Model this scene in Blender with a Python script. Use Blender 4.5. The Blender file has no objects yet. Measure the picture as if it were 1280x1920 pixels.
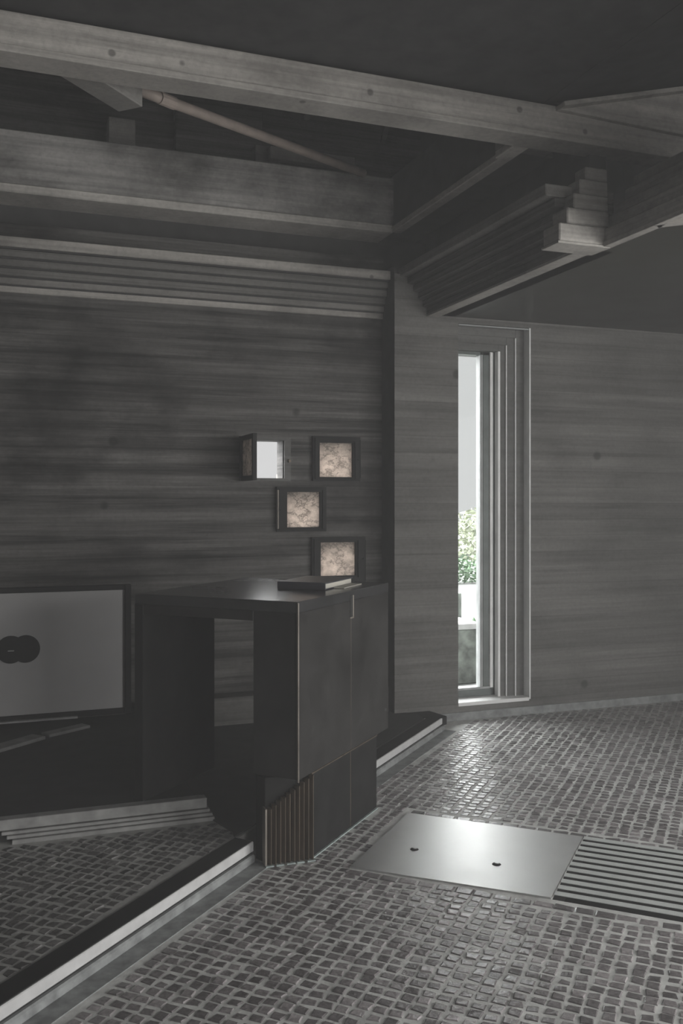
import bpy, bmesh, math, random
from mathutils import Vector, Matrix
random.seed(7)
S = bpy.context.scene
COL = S.collection

# ------------------------------------------------------------------ camera
FPX, HY, EYE, YAW = 1750.0, 938.0, 1.45, math.radians(20.1)
cd = bpy.data.cameras.new('camera'); cam = bpy.data.objects.new('camera', cd); COL.objects.link(cam)
cam.location = (0, 0, EYE); cam.rotation_euler = (math.pi/2, 0, -YAW)
cd.sensor_fit = 'HORIZONTAL'; cd.sensor_width = 24.0; cd.lens = FPX/1280*24.0
cd.shift_y = -(960-HY)/1280.0
cd.clip_start = .02; cd.clip_end = 300
S.camera = cam

# ------------------------------------------------------------------ sky (even overcast)
w = bpy.data.worlds.new('overcast_sky'); S.world = w; w.use_nodes = True
bg = w.node_tree.nodes['Background']; bg.inputs[0].default_value = (1.0, 1.0, 1.0, 1); bg.inputs[1].default_value = .73

# ------------------------------------------------------------------ added lamps: fill at two unseen doorways, wide sun that boosts the skylight
def door_fill(name, loc, rot, sx, sy, power):
    l = bpy.data.lights.new(name, 'AREA'); l.shape = 'RECTANGLE'; l.size = sx; l.size_y = sy; l.energy = power
    l.color = (1.0, .985, .965)
    o = bpy.data.objects.new(name, l); COL.objects.link(o); o.location = loc; o.rotation_euler = rot
    return o
sl_ = bpy.data.lights.new('skylight_boost', 'SUN'); sl_.energy = 38.0; sl_.angle = math.radians(140); sl_.color = (1, 1, 1)
sun = bpy.data.objects.new('skylight_boost', sl_); COL.objects.link(sun); sun.location = (3, 12, 9)
sun.rotation_euler = Vector((.42, -.76, -.52)).to_track_quat('-Z', 'Y').to_euler()     # wide lamp added to boost window light; the visible sky stays dim
door_fill('doorway_fill_front', (3.5, -4.70, 1.25), (math.pi/2, 0, 0), 2.8, 2.4, 210)
door_fill('doorway_fill_side', (5.30, -.2, 1.25), (math.pi/2, 0, math.pi/2), 4.6, 2.4, 235)
S.view_settings.view_transform = 'Standard'; S.view_settings.look = 'None'
S.view_settings.gamma = 1; S.view_settings.use_curve_mapping = False
S.view_settings.exposure = 0.0

# ================================================================== helpers
def proj(p):
    a = p[0]*math.cos(YAW)-p[1]*math.sin(YAW); b = p[0]*math.sin(YAW)+p[1]*math.cos(YAW)
    if b < .05: return (-9e3, -9e3, b)
    return (640+FPX*a/b, HY-FPX*(p[2]-EYE)/b, b)

def link(name, me, mat=None, parent=None, smooth=False):
    if isinstance(me, bmesh.types.BMesh):
        bm = me; me = bpy.data.meshes.new(name)
        bmesh.ops.recalc_face_normals(bm, faces=bm.faces[:])
        bm.to_mesh(me); bm.free()
        if smooth:
            for p in me.polygons: p.use_smooth = True
    o = bpy.data.objects.new(name, me); COL.objects.link(o)
    if mat is not None and not me.materials: me.materials.append(mat)
    if parent is not None: o.parent = parent
    return o

def empty(name, loc=(0, 0, 0)):
    o = bpy.data.objects.new(name, None); COL.objects.link(o); o.location = (0, 0, 0); o.empty_display_size = .1
    return o

def tag(o, label=None, cat=None, group=None, kind=None):
    if label: o['label'] = label
    if cat: o['category'] = cat
    if group: o['group'] = group
    if kind: o['kind'] = kind
    return o

def box(bm, x0, x1, y0, y1, z0, z1):
    v = [bm.verts.new(p) for p in ((x0,y0,z0),(x1,y0,z0),(x1,y1,z0),(x0,y1,z0),(x0,y0,z1),(x1,y0,z1),(x1,y1,z1),(x0,y1,z1))]
    for f in ((0,3,2,1),(4,5,6,7),(0,1,5,4),(1,2,6,5),(2,3,7,6),(3,0,4,7)): bm.faces.new([v[i] for i in f])

def bevel(bm, w, seg=2):
    bmesh.ops.remove_doubles(bm, verts=bm.verts[:], dist=1e-6)
    bmesh.ops.bevel(bm, geom=bm.edges[:], offset=w, segments=seg, affect='EDGES', profile=.5)
    return bm

def bbox(x0, x1, y0, y1, z0, z1, bv=.003, seg=1):
    bm = bmesh.new(); box(bm, x0, x1, y0, y1, z0, z1)
    if bv: bevel(bm, bv, seg)
    return bm

def prism(poly, z0, z1, bv=0, seg=1):
    bm = bmesh.new()
    a = [bm.verts.new((x, y, z0)) for x, y in poly]; b = [bm.verts.new((x, y, z1)) for x, y in poly]
    bm.faces.new(a[::-1]); bm.faces.new(b); n = len(poly)
    for i in range(n): bm.faces.new((a[i], a[(i+1) % n], b[(i+1) % n], b[i]))
    if bv: bevel(bm, bv, seg)
    return bm

def extr(poly3, vec, bv=0):
    bm = bmesh.new(); vec = Vector(vec)
    a = [bm.verts.new(p) for p in poly3]; b = [bm.verts.new(Vector(p)+vec) for p in poly3]
    bm.faces.new(a[::-1]); bm.faces.new(b); n = len(a)
    for i in range(n): bm.faces.new((a[i], a[(i+1) % n], b[(i+1) % n], b[i]))
    if bv: bevel(bm, bv)
    return bm

def tube(bm, pts, r, n=10):
    rings = []
    pts = [Vector(p) for p in pts]
    for i, p in enumerate(pts):
        d = (pts[min(i+1, len(pts)-1)]-pts[max(i-1, 0)]).normalized()
        u = d.orthogonal().normalized(); v = d.cross(u)
        rr = r[i] if isinstance(r, (list, tuple)) else r
        rings.append([bm.verts.new(p+rr*(math.cos(2*math.pi*k/n)*u+math.sin(2*math.pi*k/n)*v)) for k in range(n)])
    for a, b in zip(rings, rings[1:]):
        for k in range(n): bm.faces.new((a[k], a[(k+1) % n], b[(k+1) % n], b[k]))
    bm.faces.new(rings[0][::-1]); bm.faces.new(rings[-1])

def beam(p, q, wd, h, bv=.004):
    """box beam from p to q (top centre line), width wd, height h"""
    p, q = Vector(p), Vector(q); d = (q-p).normalized(); s = d.cross(Vector((0, 0, 1))).normalized(); u = s.cross(d)
    prof = [p+s*wd/2, p-s*wd/2, p-s*wd/2-u*h, p+s*wd/2-u*h]
    return extr(prof, q-p, bv)

# ================================================================== materials
def newmat(name):
    m = bpy.data.materials.new(name); m.use_nodes = True
    nt = m.node_tree; b = nt.nodes['Principled BSDF']
    return m, nt, b
def N(nt, t, **kw):
    n = nt.nodes.new(t)
    for k, v in kw.items(): setattr(n, k, v)
    return n
def math_(nt, op, a, b=None, c=None, clamp=False):
    n = N(nt, 'ShaderNodeMath', operation=op); n.use_clamp = clamp
    for i, v in enumerate((a, b, c)):
        if v is None: continue
        if isinstance(v, (int, float)): n.inputs[i].default_value = v
        else: nt.links.new(v, n.inputs[i])
    return n.outputs[0]
def noise(nt, vec, scale, detail=4, rough=.6):
    n = N(nt, 'ShaderNodeTexNoise'); n.inputs['Scale'].default_value = scale; n.inputs['Detail'].default_value = detail
    n.inputs['Roughness'].default_value = rough
    nt.links.new(vec, n.inputs['Vector']); return n.outputs['Fac']
def mapping(nt, vec, sc):
    n = N(nt, 'ShaderNodeMapping'); n.inputs['Scale'].default_value = sc; nt.links.new(vec, n.inputs['Vector']); return n.outputs[0]
def ramp(nt, fac, stops):
    n = N(nt, 'ShaderNodeValToRGB'); e = n.color_ramp.elements
    while len(e) < len(stops): e.new(.5)
    for i, (p, c) in enumerate(stops):
        e[i].position = p; e[i].color = (c, c, c, 1) if isinstance(c, (int, float)) else (*c, 1)
    nt.links.new(fac, n.inputs[0]); return n.outputs['Color']
def mixc(nt, a, b, fac=1.0, mode='MULTIPLY'):
    n = N(nt, 'ShaderNodeMix', data_type='RGBA', blend_type=mode)
    if isinstance(fac, (int, float)): n.inputs[0].default_value = fac
    else: nt.links.new(fac, n.inputs[0])
    for i, v in ((6, a), (7, b)):
        if isinstance(v, tuple): n.inputs[i].default_value = (*v, 1)
        else: nt.links.new(v, n.inputs[i])
    return n.outputs[2]
def bump(nt, b, h, strength, dist=.01):
    n = N(nt, 'ShaderNodeBump'); n.inputs['Strength'].default_value = strength; n.inputs['Distance'].default_value = dist
    nt.links.new(h, n.inputs['Height']); nt.links.new(n.outputs[0], b.inputs['Normal'])
def position(nt): return N(nt, 'ShaderNodeNewGeometry').outputs['Position']

def concrete(name, col, board=.11, contrast=.5, stain=.5, rough=.8, boards=True, spec=.25, holes=2.3):
    m, nt, b = newmat(name); P = position(nt)
    st = noise(nt, mapping(nt, P, (.38, .38, 15)), 1.6, 6, .68)              # wood-grain streaks pressed by the boards
    bl = noise(nt, mapping(nt, P, (1, 1, 1.6)), 1.3, 5, .62)               # large weathering
    sp = noise(nt, P, 38, 3, .7)
    c = ramp(nt, st, [(.34, 1-contrast*.6), (.66, 1+contrast*.45)])
    s2 = ramp(nt, bl, [(.32, 1-stain*.75), (.52, 1.0), (.75, 1+stain*.25)])
    s3 = ramp(nt, sp, [(.25, .8), (.6, 1.05)])
    colr = mixc(nt, mixc(nt, mixc(nt, c, s2), s3), col)
    h = math_(nt, 'ADD', math_(nt, 'MULTIPLY', st, .6), math_(nt, 'MULTIPLY', sp, .25))
    if boards:
        sep = N(nt, 'ShaderNodeSeparateXYZ'); nt.links.new(P, sep.inputs[0])
        zz = math_(nt, 'DIVIDE', sep.outputs[2], board)
        fr = math_(nt, 'FRACT', zz); ed = math_(nt, 'ABSOLUTE', math_(nt, 'SUBTRACT', fr, .5))
        line = ramp(nt, ed, [(.455, 1.0), (.495, .80)])
        wn = N(nt, 'ShaderNodeTexWhiteNoise', noise_dimensions='1D'); nt.links.new(math_(nt, 'FLOOR', zz), wn.inputs['W'])
        tint = ramp(nt, wn.outputs['Value'], [(0, .88), (1, 1.1)])
        colr = mixc(nt, mixc(nt, colr, line), tint)
        h = math_(nt, 'ADD', h, math_(nt, 'MULTIPLY', line, .5))
    # tie holes / blow holes
    vo = N(nt, 'ShaderNodeTexVoronoi', feature='F1'); vo.inputs['Scale'].default_value = holes
    nt.links.new(P, vo.inputs['Vector'])
    hole = ramp(nt, vo.outputs['Distance'], [(.05, .42), (.085, 1.0)])
    colr = mixc(nt, colr, hole)
    nt.links.new(colr, b.inputs['Base Color'])
    b.inputs['Roughness'].default_value = rough; b.inputs['Specular IOR Level'].default_value = spec
    bump(nt, b, h, .35, .012)
    return m

def plain(name, col, rough=.5, metal=0.0, var=.25, scale=9, spec=.5, bmp=.1, stretch=(1, 1, 1), rvar=.0):
    m, nt, b = newmat(name); P = position(nt)
    n = noise(nt, mapping(nt, P, stretch), scale, 5, .6)
    nt.links.new(mixc(nt, ramp(nt, n, [(.3, 1-var), (.7, 1+var)]), col), b.inputs['Base Color'])
    b.inputs['Roughness'].default_value = rough; b.inputs['Metallic'].default_value = metal
    b.inputs['Specular IOR Level'].default_value = spec
    if rvar:
        r = ramp(nt, n, [(.25, max(.02, rough-rvar)), (.75, rough+rvar)]); nt.links.new(r, b.inputs['Roughness'])
    if bmp: bump(nt, b, noise(nt, mapping(nt, P, stretch), scale*4, 3), bmp, .004)
    return m

M = {}
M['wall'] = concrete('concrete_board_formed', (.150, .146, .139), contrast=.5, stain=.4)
M['wall_dark'] = concrete('concrete_weathered_shaded', (.098, .095, .091), contrast=1.15, stain=1.0)
M['beam'] = concrete('concrete_beam', (.35, .333, .311), contrast=.5, stain=.6, boards=False, holes=4.5)
M['cornice'] = concrete('concrete_cornice', (.21, .202, .191), contrast=.4, stain=.5, boards=False)
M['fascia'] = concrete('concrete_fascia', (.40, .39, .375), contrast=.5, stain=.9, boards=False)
M['lip'] = concrete('concrete_pale_lip', (.58, .555, .52), contrast=.4, stain=.5, boards=False)
M['dark_lining'] = plain('dark_roof_lining', (.062, .062, .062), .9, var=.2, spec=.1)
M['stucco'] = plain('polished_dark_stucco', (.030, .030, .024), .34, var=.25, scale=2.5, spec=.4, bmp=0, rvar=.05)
M['near_black'] = plain('dark_joint', (.05, .05, .05), .8, spec=.2)
M['iron'] = plain('blackened_bronze', (.034, .033, .032), .42, metal=.05, var=.35, scale=5, bmp=.05, rvar=.12, spec=.25)
M['iron_top'] = plain('polished_bronze_top', (.05, .05, .052), .24, metal=.2, var=.3, scale=5, bmp=.02, spec=.9, rvar=.06)
M['iron_dark'] = plain('black_iron', (.020, .020, .020), .6, metal=.0, var=.25, spec=.1)
M['rust'] = plain('brown_bronze_fins', (.105, .082, .060), .5, metal=.3, var=.4, scale=14, stretch=(3, 3, .3))
M['rod'] = plain('brown_painted_bar', (.36, .30, .265), .6)
M['brass'] = plain('worn_brass_edge', (.26, .235, .205), .4, metal=.5, var=.25)
M['verdigris'] = plain('verdigris', (.36, .42, .41), .7, var=.3, scale=30)
M['steel'] = plain('brushed_steel', (.63, .63, .625), .45, metal=1.0, var=.05, scale=6, bmp=0, rvar=.03)
M['bar'] = plain('pale_grating_bar', (.68, .71, .69), .45, metal=.1, var=.1, scale=12)
M['pit'] = plain('dark_pit', (.035, .035, .035), .9, var=.1, spec=.1)
M['kerb'] = plain('pale_kerb_stone', (.56, .56, .56), .6, var=.12, scale=14)
M['kerb_low'] = plain('grey_kerb_base', (.25, .26, .26), .8, var=.35, scale=16)
M['mortar'] = plain('mortar', (.68, .685, .665), .6, var=.28, scale=11, bmp=.5, spec=.4)
M['mortar_dark'] = plain('dark_mortar', (.44, .44, .425), .65, var=.25, scale=11, bmp=.5)
M['dais'] = plain('black_dais_stone', (.042, .042, .042), .7, var=.2, spec=.2)
M['step'] = plain('grey_step_stone', (.27, .27, .265), .75, var=.3, scale=12)
M['panel'] = plain('white_panel_paint', (.46, .455, .455), .6, var=.06, scale=3)
M['paper'] = plain('page_paper', (.55, .53, .47), .8, var=.08)
M['cover'] = plain('black_book_cover', (.045, .045, .055), .32, var=.2, scale=20)
M['white'] = plain('white_line', (.45, .45, .45), .6)
M['winsteel'] = plain('window_steel', (.10, .115, .11), .5, metal=.3)
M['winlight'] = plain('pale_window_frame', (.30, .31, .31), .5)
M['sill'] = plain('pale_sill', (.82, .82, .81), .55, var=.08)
M['jamb'] = concrete('concrete_jamb', (.14, .139, .134), contrast=.3, stain=.25, boards=False)
M['gravel'] = plain('white_gravel', (.20, .204, .198), .9, var=.05, scale=30)
M['mossy'] = plain('mossy_concrete', (.20, .22, .20), .9, var=.75, scale=7)
M['hedge'] = plain('leaf_green', (.15, .24, .14), .7, var=.35, scale=20)
M['leaf'] = plain('pale_leaf', (.36, .39, .29), .7, var=.25, scale=20)
M['farwall'] = plain('far_concrete', (.30, .29, .25), .9, var=.3)

def stone(name, col, rough):
    m, nt, b = newmat(name); g = N(nt, 'ShaderNodeNewGeometry'); P = g.outputs['Position']
    oi = N(nt, 'ShaderNodeObjectInfo')
    rnd = math_(nt, 'FRACT', math_(nt, 'ADD', g.outputs['Random Per Island'], oi.outputs['Random']))
    n = noise(nt, P, 60, 4, .7); big = noise(nt, P, 2.2, 3, .6)
    c = mixc(nt, mixc(nt, ramp(nt, rnd, [(0, .55), (.75, 1.05), (1, 1.6)]), ramp(nt, n, [(.3, .6), (.7, 1.35)])), ramp(nt, big, [(.3, .8), (.7, 1.2)]))
    nt.links.new(mixc(nt, c, col), b.inputs['Base Color'])
    nt.links.new(ramp(nt, big, [(.3, rough-.1), (.7, rough+.1)]), b.inputs['Roughness'])
    b.inputs['Specular IOR Level'].default_value = .55
    bump(nt, b, n, .5, .004); return m
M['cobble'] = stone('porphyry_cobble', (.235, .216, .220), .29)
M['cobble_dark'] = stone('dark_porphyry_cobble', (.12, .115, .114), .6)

def alabaster():
    m, nt, b = newmat('alabaster'); P = position(nt); nt.nodes.remove(b)
    n = noise(nt, P, 26, 7, .75); v = noise(nt, mapping(nt, P, (1, 1, 1.4)), 9, 5, .7)
    vein = ramp(nt, math_(nt, 'ABSOLUTE', math_(nt, 'SUBTRACT', v, .5)), [(.0, .45), (.045, 1.0)])
    c = mixc(nt, mixc(nt, ramp(nt, n, [(.28, .55), (.62, 1.1)]), vein), (.56, .505, .46))
    t = N(nt, 'ShaderNodeBsdfTranslucent'); d = N(nt, 'ShaderNodeBsdfDiffuse'); mx = N(nt, 'ShaderNodeMixShader'); mx.inputs[0].default_value = .25
    nt.links.new(c, t.inputs[0]); nt.links.new(c, d.inputs[0]); nt.links.new(t.outputs[0], mx.inputs[1]); nt.links.new(d.outputs[0], mx.inputs[2])
    nt.links.new(mx.outputs[0], nt.nodes['Material Output'].inputs[0]); return m
M['alabaster'] = alabaster()
def glass():
    m, nt, b = newmat('window_glass'); nt.nodes.remove(b)
    t = N(nt, 'ShaderNodeBsdfTransparent'); t.inputs[0].default_value = (.97, .985, .98, 1)
    g = N(nt, 'ShaderNodeBsdfGlossy'); g.inputs['Roughness'].default_value = .02
    f = N(nt, 'ShaderNodeFresnel'); f.inputs[0].default_value = 1.12; mx = N(nt, 'ShaderNodeMixShader')
    nt.links.new(f.outputs[0], mx.inputs[0]); nt.links.new(t.outputs[0], mx.inputs[1]); nt.links.new(g.outputs[0], mx.inputs[2])
    nt.links.new(mx.outputs[0], nt.nodes['Material Output'].inputs[0]); return m
M['glass'] = glass()

# ================================================================== the room shell
YR, YL, XP = 5.50, 5.71, 2.375      # window wall plane, recessed left wall plane, pillar corner
ZC = 2.655                          # low ceiling
X0, X1, Y0 = -4.5, 5.2, -4.6
ZT = 4.7

def wall_y(x0, x1, z0, z1, y, th, holes):
    """vertical wall in the X-Z plane, thickness th towards +Y, holes (x0,x1,z0,z1) with reveals"""
    xs = sorted({x0, x1, *[h[0] for h in holes], *[h[1] for h in holes]}); zs = sorted({z0, z1, *[h[2] for h in holes], *[h[3] for h in holes]})
    bm = bmesh.new()
    def inside(i, k):
        if i < 0 or k < 0 or i >= len(xs)-1 or k >= len(zs)-1: return True
        cx, cz = (xs[i]+xs[i+1])/2, (zs[k]+zs[k+1])/2
        return any(h[0] < cx < h[1] and h[2] < cz < h[3] for h in holes)
    def q(*p): bm.faces.new([bm.verts.new(v) for v in p])
    for i in range(len(xs)-1):
        for k in range(len(zs)-1):
            if inside(i, k): continue
            a, b, c, d = xs[i], xs[i+1], zs[k], zs[k+1]
            q((a,y,c),(b,y,c),(b,y,d),(a,y,d)); q((a,y+th,d),(b,y+th,d),(b,y+th,c),(a,y+th,c))
            if inside(i-1, k): q((a,y+th,c),(a,y,c),(a,y,d),(a,y+th,d))
            if inside(i+1, k): q((b,y,c),(b,y+th,c),(b,y+th,d),(b,y,d))
            if inside(i, k-1): q((a,y,c),(a,y+th,c),(b,y+th,c),(b,y,c))
            if inside(i, k+1): q((a,y,d),(b,y,d),(b,y+th,d),(a,y+th,d))
    bmesh.ops.remove_doubles(bm, verts=bm.verts[:], dist=1e-5)
    return bm

# window wall (right) with the tall slit
WIN = (2.83, 3.371, .105, 2.615)
o = link('wall_back', wall_y(XP, X1, .055, ZC+.25, YR, .36, [WIN]), M['wall']); tag(o, kind='structure')
o = link('baseboard_back', bbox(2.55, X1, YR+.012, YR+.3, -.05, .05, 0), M['kerb_low']); tag(o, kind='structure')
# recessed left wall with the four small openings
SW = [(1.516, 1.700, 1.590, 1.830), (1.930, 2.160, 1.600, 1.822), (1.712, 1.935, 1.277, 1.503), (1.937, 2.180, .96, 1.178)]
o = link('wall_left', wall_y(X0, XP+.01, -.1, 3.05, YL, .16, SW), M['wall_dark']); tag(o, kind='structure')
o = link('wall_return', bbox(XP-.001, XP+.02, YR+.01, YL+.2, -.1, ZC+.3, 0), M['near_black']); tag(o, kind='structure')  # return face coloured far darker than the walls beside it
o = link('wall_upper', bbox(X0-.2, X1+.2, 6.13, 6.25, 2.7, ZT, 0), M['dark_lining']); tag(o, kind='structure')
o = link('ceiling_soffit', bbox(X0-.2, X1+.2, YL+.14, 6.2, 2.88, 2.94, 0), M['dark_lining']); tag(o, kind='structure')
# walls and doorways out of the picture
def wall_x(y0, y1, z0, z1, x, th, holes):
    bm = wall_y(y0, y1, z0, z1, 0, th, holes)
    for v in bm.verts: v.co = Vector((x+v.co.y, v.co.x, v.co.z))
    return bm
o = link('wall_front', wall_y(X0, X1, -.1, ZT, Y0, -.2, [(2.0, 5.0, 0, 2.45)]), M['wall']); tag(o, kind='structure')
o = link('wall_right', wall_x(Y0, YR+.3, -.1, ZT, X1, .2, [(-2.5, 2.1, 0, 2.45)]), M['wall']); tag(o, kind='structure')
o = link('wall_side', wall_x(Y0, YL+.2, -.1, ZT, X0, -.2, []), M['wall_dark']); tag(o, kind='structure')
# floor bed (mortar), cobbles come later as its parts
KL = 2.69                                                   # kerb line  y - x = KL
PC = [Vector((1.295, 3.448, 0)), Vector((1.884, 2.928, 0)), Vector((2.356, 3.413, 0)), Vector((1.776, 3.953, 0))]
ga = Vector((.7155, -.6986, 0)); GL = 1.1
g0, g1 = PC[1]+ga*.004, PC[2]+ga*.004
GQ = [g1, g0, g0+ga*GL, g1+ga*GL]                         # pit corners: left, front, right, back
bm = bmesh.new()
ov = [bm.verts.new(p) for p in ((X0, 6.0, -.0025), (X0, Y0, -.0025), (X1, Y0, -.0025), (X1, 6.0, -.0025))]
iv = [bm.verts.new((p.x, p.y, -.0025)) for p in GQ];
for i in range(4):
    n_ = (i+1) % 4
    bm.faces.new((ov[i], ov[n_], iv[n_])); bm.faces.new((ov[i], iv[n_], iv[i]));
floor = link('floor', bm, M['mortar']); tag(floor, kind='structure')

# ------------------------------------------------------------------ ceilings
BY = 3.85                                                   # front tie beam plane
XB = 2.41                                                   # dome opening side plane
o = link('ceiling', prism([(2.68, YR+.2), (2.68, 3.36), (2.78, 3.26), (5.4, .64), (5.4, YR+.2)], ZC, ZC+.03), M['stucco']); tag(o, kind='structure')
o = link('ceiling_front', bbox(X0-.1, 2.48, Y0-.1, BY+.06, 3.372, 3.5, 0), M['dark_lining']); tag(o, kind='structure')
o = link('ceiling_front_high', extr([(2.47, BY+.08, 3.370), (X1+.3, BY+.08, 3.370+.25*(X1-2.17)), (X1+.3, BY+.08, 4.5), (2.47, BY+.08, 4.5)], (0, Y0-.2-BY, 0)), M['dark_lining']); tag(o, kind='structure')
o = link('ceiling_roof', bbox(X0-.1, X1+.2, BY-.1, YL+.6, ZT-.2, ZT, 0), M['dark_lining']); tag(o, kind='structure')
o = link('wall_drum_back', bbox(X0, 3.4, 6.02, 6.12, 3.0, ZT, 0), M['wall_dark']); tag(o, kind='structure')
o = link('wall_drum_right', bbox(2.80, 2.9, BY+.1, 6.02, 3.2, ZT, 0), M['dark_lining']); tag(o, kind='structure')
o = link('wall_drum_front', bbox(X0, X1, BY+.06, BY+.12, 3.38, ZT, 0), M['dark_lining']); tag(o, kind='structure')

# ------------------------------------------------------------------ stepped cornice on the left wall
co = empty('trim_cornice'); tag(co, kind='structure')
stepY = [5.690, 5.672, 5.650, 5.625, 5.600, 5.565]
zs = [2.640, 2.684, 2.728, 2.776, 2.824, 2.872, 2.935]
for k in range(6):
    link('cornice_step', bbox(X0, XP+.03 if k < 3 else XB+.012*(k-3), stepY[k], YL+.05, zs[k]+.006, zs[k+1], .004), M['beam' if k in (0, 5) else 'cornice' if k == 1 else 'wall'], co)  # pale and dim courses put the light gradient into the colour
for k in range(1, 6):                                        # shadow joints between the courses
    link('cornice_joint', bbox(X0, XP+.02, stepY[k]+.016, YL+.05, zs[k]-.004, zs[k]+.010, 0), M['near_black'], co)
o = link('wall_frieze', bbox(X0, XB+.4, 5.86, 5.95, 2.935, 3.22, 0), M['dark_lining']); tag(o, kind='structure')
fa = empty('trim_fascia_back'); tag(fa, kind='structure')
link('lip', bbox(X0, XB, 5.60, 5.95, 3.195, 3.245, .005), M['lip'], fa)
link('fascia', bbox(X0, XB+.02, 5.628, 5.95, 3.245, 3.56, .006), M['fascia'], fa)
# right side of the dome opening: lip, fascia coloured dark for its unlit face
fr = empty('trim_fascia_side'); tag(fr, kind='structure')
link('lip', bbox(XB-.012, XB+.055, 4.19, 5.60, 3.195, 3.235, .005), M['lip'], fr)
link('fascia', bbox(XB+.012, XB+.30, 4.19, 6.0, 3.235, 3.58, .004), M['dark_lining'], fr)
link('lip', bbox(XB-.035, XB+.055, BY+.03, 4.21, 3.195, 3.235, .005), M['lip'], fr)
for k, (zz0, zz1, dx) in enumerate(((3.235, 3.33, .0), (3.33, 3.41, .045), (3.41, 3.52, .07))):
    link('end_step', bbox(XB-.035-dx*1.2+.0, XB+.25, BY+.14, 4.21+dx*1.5, zz0, zz1, .004), M['cornice'], fr)
o = link('wall_frieze_side', bbox(2.76, 2.86, BY+.1, 6.0, 2.93, 3.30, 0), M['dark_lining']); tag(o, kind='structure')

# mouldings along the low ceiling edge (far stretch corbels out upwards)
mo = empty('trim_moulding'); tag(mo, kind='structure')
sx = [2.600, 2.572, 2.540, 2.505, 2.465, 2.415]
mz = [2.650, 2.700, 2.746, 2.792, 2.838, 2.884, 2.945]
for k in range(6):
    link('moulding_step', bbox(sx[k], 2.80, 3.80, YL if k > 3 else YR+.05, mz[k]+.005, mz[k+1], .004), M['cornice' if k == 5 else 'wall_dark'], mo)  # far steps coloured darker to stand for the shade they sit in
link('edge_strip', bbox(2.600, 2.685, 3.78, YR+.02, ZC-.012, ZC+.004, .002), M['beam'], mo)
# nearer stretch steps back upwards
mn = empty('trim_moulding_near'); tag(mn, kind='structure')
for k in range(5):
    link('moulding_step', bbox(2.672+.05*k, 3.3, .2, 3.75, 2.66+.072*k, 2.66+.072*k+.068, .004), M['beam'], mn)  # near steps coloured paler to stand for the light on them
link('edge_strip', bbox(2.662, 2.71, 3.33, 3.76, ZC-.014, ZC+.01, .002), M['beam'], mn)
link('edge_strip', beam((2.685, 3.345, ZC+.01), (5.4, .63, ZC+.01), .05, .024), M['beam'], mn)
link('edge_strip', bbox(2.662, 2.70, .2, 3.34, ZC-.014, ZC+.01, .002), M['beam'], mn)
# stepped pendant at the corner of the opening
pe = empty('trim_pendant'); tag(pe, kind='structure')
for k, (xa, zb, zt) in enumerate(((2.425, 2.648, 2.735), (2.475, 2.735, 2.815), (2.520, 2.815, 2.890), (2.560, 2.890, 2.965), (2.60, 2.965, 3.03))):
    link('pendant_step', bbox(xa, 2.70+.006*k, 3.70+.012*k, 3.84, zb+.003, zt, .006), M['beam'], pe)
link('pendant_fillet', bbox(2.415, 2.70, 3.695, 3.84, 2.638, 2.649, .002), M['beam'], pe)

# ------------------------------------------------------------------ exposed roof beams
rb = empty('roof_beam'); tag(rb, 'pale concrete tie beam crossing the whole upper picture', 'beam')
link('beam_face', extr([(-3.5, BY, 3.235), (-3.5, BY+.13, 3.235), (-3.5, BY+.13, 3.37), (-3.5, BY, 3.37)], (7.6, 0, -.035), .006), M['beam'], rb)
link('bottom_lip', extr([(-3.5, BY-.012, 3.205), (-3.5, BY+.14, 3.205), (-3.5, BY+.14, 3.235), (-3.5, BY-.012, 3.235)], (7.6, 0, -.035), .004), M['beam'], rb)
hb = link('hip_beam', extr([(2.50, BY-.03, 3.315), (4.4, BY-.03, 3.25), (4.4, BY-.03, 3.80), (3.27, BY-.03, 3.525), (2.52, BY-.03, 3.335)], (0, .12, 0), .005), M['beam'])
tag(hb, 'pale concrete hip beam rising to the right from the tie beam', 'beam')
link('top_edge', beam((2.50, BY-.03, 3.335), (3.6, BY-.03, 3.615), .09, .022, .003), M['beam'], hb)
br = link('corner_brace', beam((.24, 3.93, 3.30), (.55, 4.25, 3.30), .13, .10), M['cornice']); tag(br, 'short grey diagonal brace under the tie beam at upper left', 'brace')
bm = bmesh.new(); tube(bm, [(.52, 4.30, 3.335), (.74, 4.42, 3.335), (2.16, 5.50, 3.52)], .026, 12)
rd = link('tie_rod', bm, M['rod'], smooth=True); tag(rd, 'thin brown round bar slanting behind the tie beam', 'rod')
link('coupling', (lambda b_: (tube(b_, [(.70, 4.395, 3.335), (.78, 4.45, 3.34)], .030, 12), b_)[1])(bmesh.new()), M['rod'], rd)
for (xa, xb, za, zb, yy) in ((.62, .78, 3.56, 3.78, 5.80), (1.55, 1.72, 3.56, 3.75, 5.85)):
    s = link('roof_stub', bbox(xa, xb, yy, yy+.12, za, zb, .004), M['cornice'])
    tag(s, 'short grey concrete stub on the back fascia, ' + ('below the diagonal brace' if xa < 1 else 'below the middle of the brown bar'), 'post')
s = link('roof_block', bbox(1.62, 2.2, 5.74, 5.80, 3.63, 3.71, .004), M['cornice']); tag(s, 'flat grey concrete block above the back fascia near the bar end', 'block')
o = link('trim_drum_panel', bbox(1.05, 1.62, 5.93, 6.03, 3.5, 4.0, .003), M['wall_dark']); tag(o, kind='structure')
hr = [((1.9, 5.9, 4.0), (3.0, 4.4, 4.25)), ((2.5, 6.0, 3.95), (2.2, 4.6, 4.35))]
for k, (p, q) in enumerate(hr):
    r_ = link('roof_rafter', beam(p, q, .03, .03, .002), M['cornice']); tag(r_, ['thin rafter rising to the right inside the dark roof', 'thin rafter crossing behind the other in the dark roof'][k], 'rafter')

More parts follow.
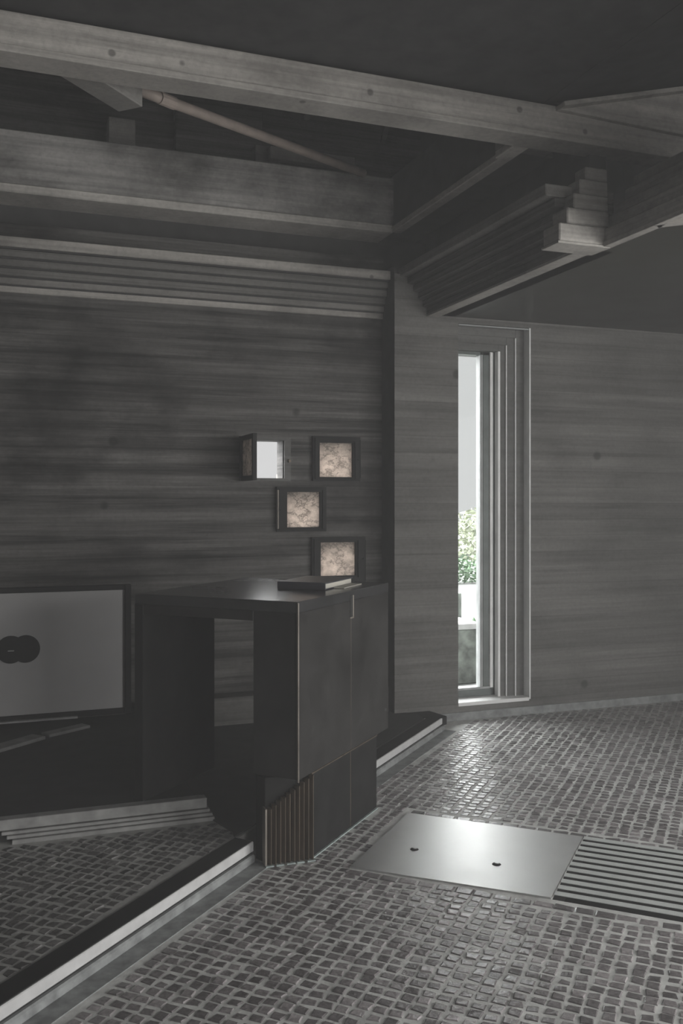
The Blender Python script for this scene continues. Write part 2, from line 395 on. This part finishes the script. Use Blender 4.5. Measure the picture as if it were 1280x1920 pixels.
# ================================================================== tall slit window
w5 = empty('window_1'); tag(w5, kind='structure')
xa, xb, za, zb = WIN
jx, jy = [3.371, 3.302, 3.238, 3.182], [5.50, 5.572, 5.584, 5.596, 5.64]
for k in range(1, 4):
    link('jamb_step', bbox(jx[k], xb+.02, jy[k], 5.88, za-.01, zb, .004), M['jamb'], w5)
hz = [2.615, 2.555, 2.505, 2.462]
for k in range(1, 4):
    link('lintel_step', bbox(xa-.01, jx[k], jy[k]-.004, 5.88, hz[k], zb+.01, .004), M['jamb'], w5)
link('jamb_lit_edge', bbox(xb-.006, xb+.004, YR-.004, 5.572, za, zb, .001), M['sill'], w5)  # sill-pale strip that paints window light on the jamb face
link('lintel_lit_edge', bbox(xa+.004, xb-.006, YR+.002, YR+.02, zb-.012, zb-.003, .001), M['winlight'], w5)  # pale line painting the light along the lintel edge
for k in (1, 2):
    link('lit_edge_line', bbox(jx[k]-.0035, jx[k]+.0035, jy[k]-.003, jy[k]+.012, za+.012, hz[k], .0008), M['sill'], w5)  # pale strips painting highlights on the step edges
link('lit_edge_line', bbox(jx[3]-.003, jx[3]+.014, jy[3]-.004, jy[4], za+.012, hz[3], .0008), M['sill'], w5)  # pale band standing in for the window-lit innermost face
link('sill', bbox(xa, xb-.006, YR-.004, 5.86, za-.012, za+.012, .003), M['sill'], w5)
fy = 5.65
link('frame_bar', bbox(3.144, 3.169, fy-.012, fy+.05, .17, hz[3], .003), M['sill'], w5)  # palest colour here stands in for a window-lit face
link('frame_bar', bbox(3.169, 3.184, fy, fy+.05, .12, hz[3], .002), M['winsteel'], w5)
link('frame_bar', bbox(3.095, 3.144, fy+.0, fy+.06, .17, hz[3], .003), M['winsteel'], w5)
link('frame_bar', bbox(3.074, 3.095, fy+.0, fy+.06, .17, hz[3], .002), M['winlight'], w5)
link('frame_bar', bbox(xa, 3.182, fy+.0, fy+.08, .117, .165, .003), M['winsteel'], w5)
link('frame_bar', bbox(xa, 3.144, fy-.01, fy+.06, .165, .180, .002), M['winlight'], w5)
link('frame_bar', bbox(xa, 3.144, fy+.0, fy+.06, hz[3]-.022, hz[3], .002), M['winsteel'], w5)
link('pane', bbox(xa+.002, 3.076, fy+.03, fy+.036, .175, hz[3]-.02, 0), M['glass'], w5)

# ================================================================== four small openings with bronze frames
def ring(x0, x1, z0, z1, ix0, ix1, iz0, iz1, y0, y1, bv=.003):
    bm = bmesh.new()
    box(bm, x0, ix0, y0, y1, z0, z1); box(bm, ix1, x1, y0, y1, z0, z1); box(bm, ix0, ix1, y0, y1, z0, iz0); box(bm, ix0, ix1, y0, y1, iz1, z1)
    return bm
frames = [None, (1.885, 2.210, 1.575, 1.862), (1.645, 1.975, 1.250, 1.535), (1.878, 2.245, .905, 1.212)]
for k in range(4):
    wn = empty('window_%d' % (k+2)); tag(wn, kind='structure')
    a, b, c, d = SW[k]
    if k == 0:
        link('frame', ring(1.43, 1.742, 1.572, 1.848, a+.002, b, c, d, YL-.012, YL+.03), M['jamb'], wn)
        # leaf swung open into the room, hinged on the left
        lf = empty('leaf'); lf.parent = wn
        def leafpt(u, v, z): return (1.424+v+u*.0, YL-.012-u, z)
        def leafbox(u0, u1, v0, v1, z0, z1):
            bm = bmesh.new(); vs = [bm.verts.new(leafpt(u, v, z)) for z in (z0, z1) for u, v in ((u0, v0), (u1, v0), (u1, v1), (u0, v1))]
            for f in ((0,3,2,1),(4,5,6,7),(0,1,5,4),(1,2,6,5),(2,3,7,6),(3,0,4,7)): bm.faces.new([vs[i] for i in f])
            return bm
        L = .31
        for (u0, u1, z0, z1) in ((0, .03, 1.57, 1.85), (L-.03, L, 1.57, 1.85), (.03, L-.03, 1.57, 1.60), (.03, L-.03, 1.82, 1.85)):
            link('leaf_bar', leafbox(u0, u1, -.012, .012, z0, z1), M['iron_dark'], lf)
        link('pane', leafbox(.03, L-.03, -.004, .004, 1.60, 1.82), M['alabaster'], lf)
        link('latch', bbox(1.722, 1.738, YL-.03, YL-.01, 1.69, 1.71, .002), M['rust'], wn)
        link('hinge', (lambda q: (tube(q, [(1.412, YL-.012, 1.57), (1.412, YL-.012, 1.85)], .008, 8), q)[1])(bmesh.new()), M['iron_dark'], wn)
    else:
        f = frames[k]
        link('frame', ring(*f, a, b, c, d, YL-.03, YL+.02), M['iron_dark'], wn)
        link('frame_rim', ring(f[0]+.012, f[1]-.012, f[2]+.012, f[3]-.012, a-.012, b+.012, c-.012, d+.012, YL-.042, YL-.028), M['iron_dark'], wn)
        link('pane', bbox(a, b, YL+.0, YL+.014, c, d, 0), M['alabaster'], wn)
        hs = f[1]-.006 if k != 2 else f[0]+.004
        link('hinge', (lambda q: (tube(q, [(hs, YL-.036, f[2]+.02), (hs, YL-.036, f[3]-.02)], .007, 8), q)[1])(bmesh.new()), M['brass' if k == 2 else 'iron_dark'], wn)
        link('knob', (lambda q: (tube(q, [(hs-.012 if k != 2 else hs+.014, YL-.055, (c+d)/2), (hs-.012 if k != 2 else hs+.014, YL-.03, (c+d)/2)], .006, 10), q)[1])(bmesh.new()), M['iron_dark'], wn)

# ================================================================== raised platform, kerb, dais
ZP = .08
def dl(d, off):  # point on the kerb direction: d along the diagonal from x, off = towards platform
    return (d-off*.70711, d+KL+off*.70711)
plat = link('floor_platform', prism([dl(-3.4, .075), dl(2.59, .075), (2.55, 5.45), (2.38, 5.66), (2.38, YL), (X0, YL), (X0, .2)], -.1, ZP-.0025, 0), M['mortar_dark'])
tag(plat, kind='structure')
kb = empty('trim_kerb'); tag(kb, kind='structure')
def strip(d0, d1, o0, o1, z0, z1, bv=.002): return prism([dl(d0, o0), dl(d1, o0), dl(d1, o1), dl(d0, o1)], z0, z1, bv)
for (d0, d1) in ((-3.4, .955), (1.60, 2.63)):
    link('kerb_plate', strip(d0, d1, .002, .085, ZP-.02, ZP+.002), M['iron_dark'], kb)
    link('kerb_face', strip(d0, d1, -.004, .03, .040, ZP, .003), M['kerb'], kb)
    link('kerb_joint', strip(d0, d1, .004, .03, .030, .042, 0), M['pit'], kb)
    link('kerb_base', strip(d0, d1, -.012, .03, -.02, .031, .006), M['kerb_low'], kb)
    link('mortar_band', strip(d0, d1, -.085, -.008, -.02, .001, .0), M['kerb_low'], kb)
link('kerb_corner', prism([(2.60, 5.29), (2.66, 5.325), (2.62, 5.50), (2.38, 5.50), (2.38, 5.42)], .03, ZP+.002, .002), M['iron_dark'], kb)
o = link('floor_shade_sheet', prism([(.84, 4.02), (.86, 3.93), (.90, 3.78), dl(.96, .09), dl(2.56, .09), (2.50, 5.44), (2.375, 5.60), (2.375, YL), (.84, YL)], ZP-.01, ZP+.004, 0), M['dais']); tag(o, kind='structure')  # black sheet over the platform, standing in for shade behind the altar
# dais with three stepped edges
da = link('floor_dais', bbox(X0, .80, 3.985, YL, 0, .166, .003), M['dais']); tag(da, kind='structure')
st = empty('trim_dais_step'); tag(st, kind='structure')
for (xl, xr, y, z0, z1) in ((.045, .865, 3.942, ZP-.01, .094), (.025, .858, 3.951, .096, .109), (.005, .848, 3.960, .111, .124), (-3.0, .836, 3.966, .128, .171)):
    link('stone_step', bbox(xl, xr, y, 4.02, z0, z1, .0025), M['step'], st)
for (p, q, wd, h) in (((-.25, 4.90, .185), (.20, 5.29, .185), .10, .02), ((.23, 5.315, .183), (.46, 5.46, .183), .08, .018)):
    link('lit_patch_strip', beam(p, q, wd, h, .006), M['step'], st)  # pale strips standing in for lit patches on the dais top
o = link('trim_wall_ledge', bbox(.80, 2.36, 5.56, YL, .05, .25, .006), M['wall']); tag(o, kind='structure')

# ================================================================== framed white panel with the double-disc motif
pn = empty('hinged_panel'); tag(pn, 'low white panel in a black frame with two overlapping dark discs, at left edge', 'panel')
py = 5.60
XLp = -.56
for (a, b, c, d) in ((XLp-.035, XLp, .195, .955), (.690, .726, .195, .955), (XLp, .690, .925, .955), (XLp, .690, .200, .232)):
    link('frame_bar', bbox(a, b, py-.02, py+.02, c, d, .003), M['iron_dark'], pn)
link('panel_sheet', bbox(XLp, .690, py-.004, py+.012, .232, .925, 0), M['panel'], pn)
for (cx) in (.058, .138):
    bm = bmesh.new(); bmesh.ops.create_cone(bm, cap_ends=True, segments=40, radius1=.078, radius2=.078, depth=.010)
    bmesh.ops.rotate(bm, verts=bm.verts[:], matrix=Matrix.Rotation(math.pi/2, 3, 'X')); bmesh.ops.translate(bm, verts=bm.verts[:], vec=(cx, py-.008+(.001 if cx > .1 else 0), .606))
    dk = link('disc', bm, M['iron_dark'], pn)
    if cx < .1: link('slot', bbox(.042, .076, py-.016, py-.012, .597, .603, .001), M['white'], dk)
link('sill_line', bbox(XLp, .42, py-.05, py-.02, .198, .208, .002), M['white'], pn)

# ================================================================== altar
al = empty('altar'); tag(al, 'dark bronze altar table with open side, standing on the platform edge', 'altar')
C0 = Vector((1.10, 3.50, 0)); AB = Vector((.70711, .70711, 0)); AA = Vector((-.70711, .70711, 0))
def apt(a, b, z): p = C0+AA*a+AB*b; return (p.x, p.y, z)
def abox(a0, a1, b0, b1, z0, z1, bv=.002, seg=1):
    return prism([apt(a0, b0, 0)[:2], apt(a1, b0, 0)[:2], apt(a1, b1, 0)[:2], apt(a0, b1, 0)[:2]], z0, z1, bv, seg)
LA, LB, SB = .79, .945, .505
link('table_top', abox(0, LA, 0, LB, 1.005, 1.05, .003), M['iron_top'], al)
link('apron', abox(.206, LA, .004, .03, .965, 1.006, .002), M['iron'], al)
link('pier', abox(.012, .206, .004, LB-.06, .348, 1.006, .002), M['iron'], al)
link('side_panel', abox(0, .012, 0, SB-.003, .348, 1.006, .0015), M['iron'], al)
link('side_panel', abox(0, .012, SB+.003, LB-.005, .348, 1.006, .0015), M['iron'], al)
link('edge_strip', abox(-.003, .004, -.003, .004, .34, 1.045, .001), M['brass'], al)
link('seam_strip', abox(.002, .008, SB-.003, SB+.003, .348, .95, 0), M['rust'], al)
link('left_leg', abox(.745, LA, .0, .56, .165, 1.006, .002), M['iron_dark'], al)
sl = link('slot_frame', abox(-.004, .002, SB+.014, SB+.022, .935, 1.03, .001), M['brass'], al)
link('slot_sill', abox(-.004, .002, SB-.012, SB+.022, .928, .935, .001), M['brass'], sl)
link('slot_recess', abox(-.002, .002, SB-.012, SB+.014, .935, 1.03, 0), M['pit'], sl)
# base: two plates on the long side, fluted fins across the cut corner
def bpt(a, b): return apt(a, b, 0)[:2]
link('base_block', prism([bpt(.012, .125), bpt(.012, .79), bpt(.21, .79), bpt(.21, .03), bpt(.150, .0)], 0, .342, .002), M['iron_dark'], al)
link('base_panel', abox(.002, .014, .122, SB-.003, .006, .343, .0015), M['iron_dark'], al)
link('base_panel', abox(.002, .014, SB+.003, .80, .006, .343, .0015), M['iron_dark'], al)
link('seam_strip', abox(.003, .009, SB-.003, SB+.003, .01, .343, 0), M['rust'], al)
link('ledge_strip', abox(-.002, .006, .117, .80, .343, .348, 0), M['rust'], al)
nf = 10; fx0, fx1 = .995, 1.190
for k in range(nf):
    xa = fx0+(fx1-fx0)*k/nf; xb_ = fx0+(fx1-fx0)*(k+1)/nf; h = .225+.118*(k/(nf-1))
    fn = link('fin', prism([(xa+.001, 3.585), ((xa+xb_)/2+.004, 3.566), (xb_-.001, 3.574), (xb_-.001, 3.61), (xa+.001, 3.61)], .004, h, .001), M['rust'], al)
link('fin', bbox(.984, .992, 3.566, 3.61, .004, .228, .001), M['brass'], al)
link('foot_line', abox(-.006, .004, .125, .80, .0, .005, .001), M['verdigris'], al)
for k in range(5):
    xa = .985+.043*k; link('patina_patch', bbox(xa, xa+.030+.01*random.random(), 3.556, 3.568, .0, .005, .001), M['verdigris'], al)

# book on the altar
bk = empty('book'); tag(bk, 'closed black book with pale page edges lying on the altar top', 'book')
def kbox(a0, a1, b0, b1, z0, z1, bv=.001):
    K0 = Vector((1.357, 3.914, 0)); ba = Vector((-.77, .636, 0)); bb = Vector((.660, .751, 0))
    return prism([(K0+ba*a+bb*b)[:2] for a, b in ((a0, b0), (a1, b0), (a1, b1), (a0, b1))], z0, z1, bv)
link('back_cover', kbox(0, .232, 0, .34, 1.051, 1.056), M['cover'], bk)
link('page_block', kbox(.004, .228, .006, .334, 1.056, 1.078), M['paper'], bk)
link('front_cover', kbox(-.002, .232, 0, .34, 1.078, 1.084), M['cover'], bk)
link('near_edge', kbox(.0, .232, -.003, .003, 1.051, 1.084), M['cover'], bk)
link('loose_sheet', kbox(-.050, .0, .10, .33, 1.051, 1.055, 0), M['paper'], bk)

# ================================================================== steel floor plate and grating
pl = link('floor_plate', prism([p[:2] for p in PC], -.004, .004, .001), M['steel']); tag(pl, 'smooth steel access plate with two finger holes set in the floor', 'plate')
for (x, y) in ((1.612, 3.527), (1.852, 3.270)):
    bm = bmesh.new(); bmesh.ops.create_cone(bm, cap_ends=True, segments=20, radius1=.018, radius2=.013, depth=.004); bmesh.ops.translate(bm, verts=bm.verts[:], vec=(x, y, .006))
    kn = link('finger_hole', bm, M['iron_dark'], pl)
    bm = bmesh.new(); bmesh.ops.create_cone(bm, cap_ends=True, segments=20, radius1=.011, radius2=.009, depth=.002); bmesh.ops.translate(bm, verts=bm.verts[:], vec=(x+.004, y+.004, .009))
    link('cap', bm, M['steel'], kn)
gr = empty('floor_grating'); tag(gr, 'grating of parallel pale metal bars beside the steel plate', 'grating')
nb = 11
bm = bmesh.new()
pt_ = [bm.verts.new((p.x, p.y, -.0024)) for p in GQ]; pb_ = [bm.verts.new((p.x, p.y, -.10)) for p in GQ]
for i in range(4): bm.faces.new((pt_[i], pt_[(i+1) % 4], pb_[(i+1) % 4], pb_[i]))
bm.faces.new(pb_)
link('pit', bm, M['pit'], gr)
gv = (g1-g0)
for k in range(nb):
    t = (k+.75)/nb; c = g0+gv*t; hw = gv*(.275/nb)
    link('bar', prism([p[:2] for p in (c-hw, c+ga*GL-hw, c+ga*GL+hw, c+hw)], .0025, .0055, .0008), M['bar'], gr)

# ================================================================== cobbles
def cobble_mesh(sx, sy, mat, name):
    bm = bmesh.new(); j = lambda s: random.uniform(-s, s)
    hx, hy = sx/2, sy/2
    base = [(-hx+j(.004), -hy+j(.004)), (hx+j(.004), -hy+j(.004)), (hx+j(.004), hy+j(.004)), (-hx+j(.004), hy+j(.004))]
    tz = [j(.0014) for _ in range(4)]
    a = [bm.verts.new((x, y, -.010)) for x, y in base]; b = [bm.verts.new((x, y, -.0022)) for x, y in base]
    c = [bm.verts.new((x*.84, y*.84, tz[i])) for i, (x, y) in enumerate(base)]
    for i in range(4):
        n = (i+1) % 4
        bm.faces.new((a[i], a[n], b[n], b[i])); bm.faces.new((b[i], b[n], c[n], c[i]))
    bm.faces.new(c)
    bmesh.ops.recalc_face_normals(bm, faces=bm.faces[:])
    me = bpy.data.meshes.new(name); bm.to_mesh(me); bm.free(); me.materials.append(mat); return me

def inside_poly(x, y, poly):
    r = False; n = len(poly)
    for i in range(n):
        (x1, y1), (x2, y2) = poly[i], poly[(i+1) % n]
        if (y1 > y) != (y2 > y) and x < (x2-x1)*(y-y1)/(y2-y1)+x1: r = not r
    return r

def pave(parent, pa, pb, ang, z, test, mat, bounds, big=()):
    var = [cobble_mesh(pa*random.uniform(.70, .80), pb*random.uniform(.66, .78), mat, 'cobble') for _ in range(14)]
    ca, sa = math.cos(ang), math.sin(ang)
    items = []
    n = 160
    for i in range(-n, n):
        ofs = random.uniform(-.5, .5)*pb*.25
        for k in range(-n, n):
            u = i*pa+random.uniform(-.003, .003); v = k*pb+ofs+random.uniform(-.003, .003)
            x = bounds[0]+u*ca-v*sa; y = bounds[1]+u*sa+v*ca
            if not test(x, y): continue
            q = proj((x, y, z))
            if q[2] < .6 or q[0] < -700 or q[0] > 1980 or q[1] > 2600: continue
            seen = -15 < q[0] < 1295 and q[1] < 1925
            items.append((0 if seen else 1, q[2], x, y, random.choice(var), ang+random.uniform(-.07, .07)))
    for (x, y, a, me) in big:
        q = proj((x, y, z)); items.append((0, q[2]-1.5, x, y, me, a))
    items.sort(key=lambda t: (t[0], t[1]))
    for it in items[:300]:
        o = bpy.data.objects.new('cobble', it[4]); COL.objects.link(o); o.parent = parent
        o.location = (it[2], it[3], z+random.uniform(-.001, .0012)); o.rotation_euler = (random.uniform(-.03, .03), random.uniform(-.03, .03), it[5])
    V, Fc = [], []
    for it in items[300:]:
        c, s = math.cos(it[5]), math.sin(it[5]); tx, ty, dz = random.uniform(-.03, .03), random.uniform(-.03, .03), random.uniform(-.001, .0012); b0 = len(V)
        for v in it[4].vertices:
            x, y, zz = v.co; V.append((it[2]+x*c-y*s, it[3]+x*s+y*c, z+zz+dz+tx*x+ty*y))
        for p in it[4].polygons: Fc.append([b0+i for i in p.vertices])
    me = bpy.data.meshes.new('cobble_field'); me.from_pydata(V, [], Fc); me.materials.append(mat)
    o = link('cobble_field', me, None, parent); o['kind'] = 'stuff'
    return len(items)

# paved zones
gq = [PC[0], g0+ga*GL, g1+ga*GL, PC[3]]
cen = sum((p for p in gq), Vector())/4
ua = (gq[1]-gq[0]).normalized(); ub = Vector((-ua.y, ua.x, 0))
grown = []
for p in gq:
    d = p-cen; grown.append((p+ua*(.008 if d.dot(ua) > 0 else -.012)+ub*(.062 if d.dot(ub) > 0 else -.062))[:2])
base_poly = [bpt(-.004, .10), bpt(-.004, .82), bpt(.22, .82), bpt(.22, .0), (.97, 3.555)]
def on_floor(x, y):
    if y-x > KL-.085*1.4142-.01 and not (inside_poly(x, y, [(.95, 3.4), (1.7, 3.4), (2.0, 4.4), (1.6, 4.4)]) and y-x < KL-.02): return False
    if y > YR-.01 or x < -.6: return False
    if inside_poly(x, y, grown) or inside_poly(x, y, base_poly): return False
    return True
bigs = []
bmesh_big = [cobble_mesh(.066, .044, M['cobble'], 'cobble') for _ in range(8)]
La = (gq[1]-gq[0]).length
for side in (0, 1):
    p0 = (gq[0] if side == 0 else gq[3]); p1 = (gq[1] if side == 0 else gq[2])
    dr = (p1-p0).normalized(); nn = Vector((-dr.y, dr.x, 0))*(-.032 if side == 0 else .032)
    for k in range(int((p1-p0).length/.073)):
        p = p0+dr*(.036+.073*k)+nn
        if on_floor(p.x, p.y) or True: bigs.append((p.x, p.y, math.atan2(dr.y, dr.x), random.choice(bmesh_big)))
GA = math.radians(-44.0)
pave(floor, .050, .046, GA, 0, on_floor, M['cobble'], (1.3, 3.4), bigs)
def on_plat(x, y):
    if y-x < KL+.09*1.4142+.03 or x < -1.4 or x > 2.36 or y > YL-.02: return False
    if (x < .885 and y > 3.91) or (x > .83 and y > 3.80+(.9-x)*2.2): return False
    if inside_poly(x, y, base_poly) or y > 5.5: return False
    return True
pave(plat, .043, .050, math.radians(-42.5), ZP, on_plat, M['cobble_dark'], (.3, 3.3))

# ================================================================== the garden outside
gd = link('ground_outside', bbox(-25, 40, 5.95, 60, -.35, -.15, 0), M['gravel']); tag(gd, kind='structure')
tb = link('trough', bbox(3.15, 3.925, 7.25, 8.0, -.15, .33, .012), M['mossy']); tag(tb, 'mossy grey concrete block outside the tall window', 'block')
link('cap_stone', bbox(3.12, 3.93, 7.22, 8.03, .33, .385, .008), M['kerb'], tb)
ps = link('garden_post', bbox(4.62, 4.83, 9.3, 9.5, -.15, .42, .01), M['mossy']); tag(ps, 'small dark post behind the mossy block outside', 'post')
fw = link('garden_hut', bbox(11.95, 13.5, 21.4, 22.5, -.15, 1.0, .03), M['farwall']); tag(fw, 'far brown garden wall block behind the pale leaves', 'wall block')
ws = link('garden_bench', bbox(8.0, 10.75, 19.0, 19.6, .1, .28, .02), M['gravel']); tag(ws, 'long white slab above the green hedge strip outside', 'slab')
def leafy(name, label, cat, c, size, n, leaf, mat, trunk=True):
    rt = empty(name); tag(rt, label, cat)
    V, Fc = [], []
    for _ in range(n):
        while True:
            d = Vector((random.uniform(-1, 1), random.uniform(-1, 1), random.uniform(-1, 1)))
            if d.length < 1: break
        p = Vector(c)+Vector((d.x*size[0], d.y*size[1], d.z*size[2]))
        a = Vector((random.gauss(0, 1), random.gauss(0, 1), random.gauss(0, .6))).normalized(); b = a.orthogonal().normalized(); b = (b*math.cos(6.28*random.random())+a.cross(b)*math.sin(6.28*random.random()))
        l = leaf*random.uniform(.6, 1.3); i = len(V); up = a.cross(b)*l*.08
        V += [p, p+a*l*.5+b*l*.28-up, p+a*l, p+a*l*.5-b*l*.28-up]; Fc += [(i, i+1, i+2), (i, i+2, i+3)]
    me = bpy.data.meshes.new('foliage'); me.from_pydata([tuple(v) for v in V], [], Fc)
    fo = link('foliage', me, mat, rt); fo['kind'] = 'stuff'
    if trunk:
        bm = bmesh.new()
        for k in range(5):
            e = Vector(c)+Vector((random.uniform(-.6, .6)*size[0], random.uniform(-.6, .6)*size[1], random.uniform(0, .7)*size[2]))
            tube(bm, [(c[0], c[1], -.15), (Vector((c[0], c[1], -.15))+e)/2+Vector((0, 0, .05)), e], [.03, .02, .008], 6)
        link('stem', bm, M['mossy'], rt)
    return rt
leafy('pale_shrub', 'pale overexposed leafy shrub outside the tall window', 'shrub', (6.75, 12.2, .95), (.55, .5, .42), 900, .11, M['leaf'])
leafy('pale_tree', 'faint pale slanting tree crown against the white sky outside', 'tree', (11.3, 18.6, 1.5), (1.0, .8, .75), 900, .16, M['leaf'])
leafy('hedge', 'low green hedge strip on the white ground outside', 'hedge', (8.6, 16.2, .1), (2.4, .35, .35), 2600, .10, M['hedge'], False)
leafy('grass_tuft', 'green tuft right of the mossy block outside', 'plant', (4.62, 8.6, .0), (.22, .2, .2), 260, .09, M['hedge'])
tw = empty('stepped_gable'); tag(tw, 'grey stepped concrete gable seen through the open small window', 'gable')
for k in range(6):
    link('gable_step', bbox(4.62+.055*k, 6.2, 15.5, 16.0, (-.15 if k == 0 else 1.75+.16*k), 1.91+.16*k, .005), M['farwall'], tw)

# ================================================================== thin haze volume added to the room to lift the blacks
hz_ = link('black_lift_haze', bbox(X0-.15, X1+.15, Y0-.15, 5.745, -.2, ZT+.1, 0)); tag(hz_, 'thin even haze volume added to lift the dark tones', 'haze', kind='stuff')
hm = bpy.data.materials.new('thin_haze'); hm.use_nodes = True; hm.node_tree.nodes.clear()
ho = hm.node_tree.nodes.new('ShaderNodeOutputMaterial'); hv = hm.node_tree.nodes.new('ShaderNodeVolumeScatter')
hv.inputs['Density'].default_value = .031; hv.inputs['Anisotropy'].default_value = .0
hm.node_tree.links.new(hv.outputs[0], ho.inputs['Volume']); hz_.data.materials.append(hm)
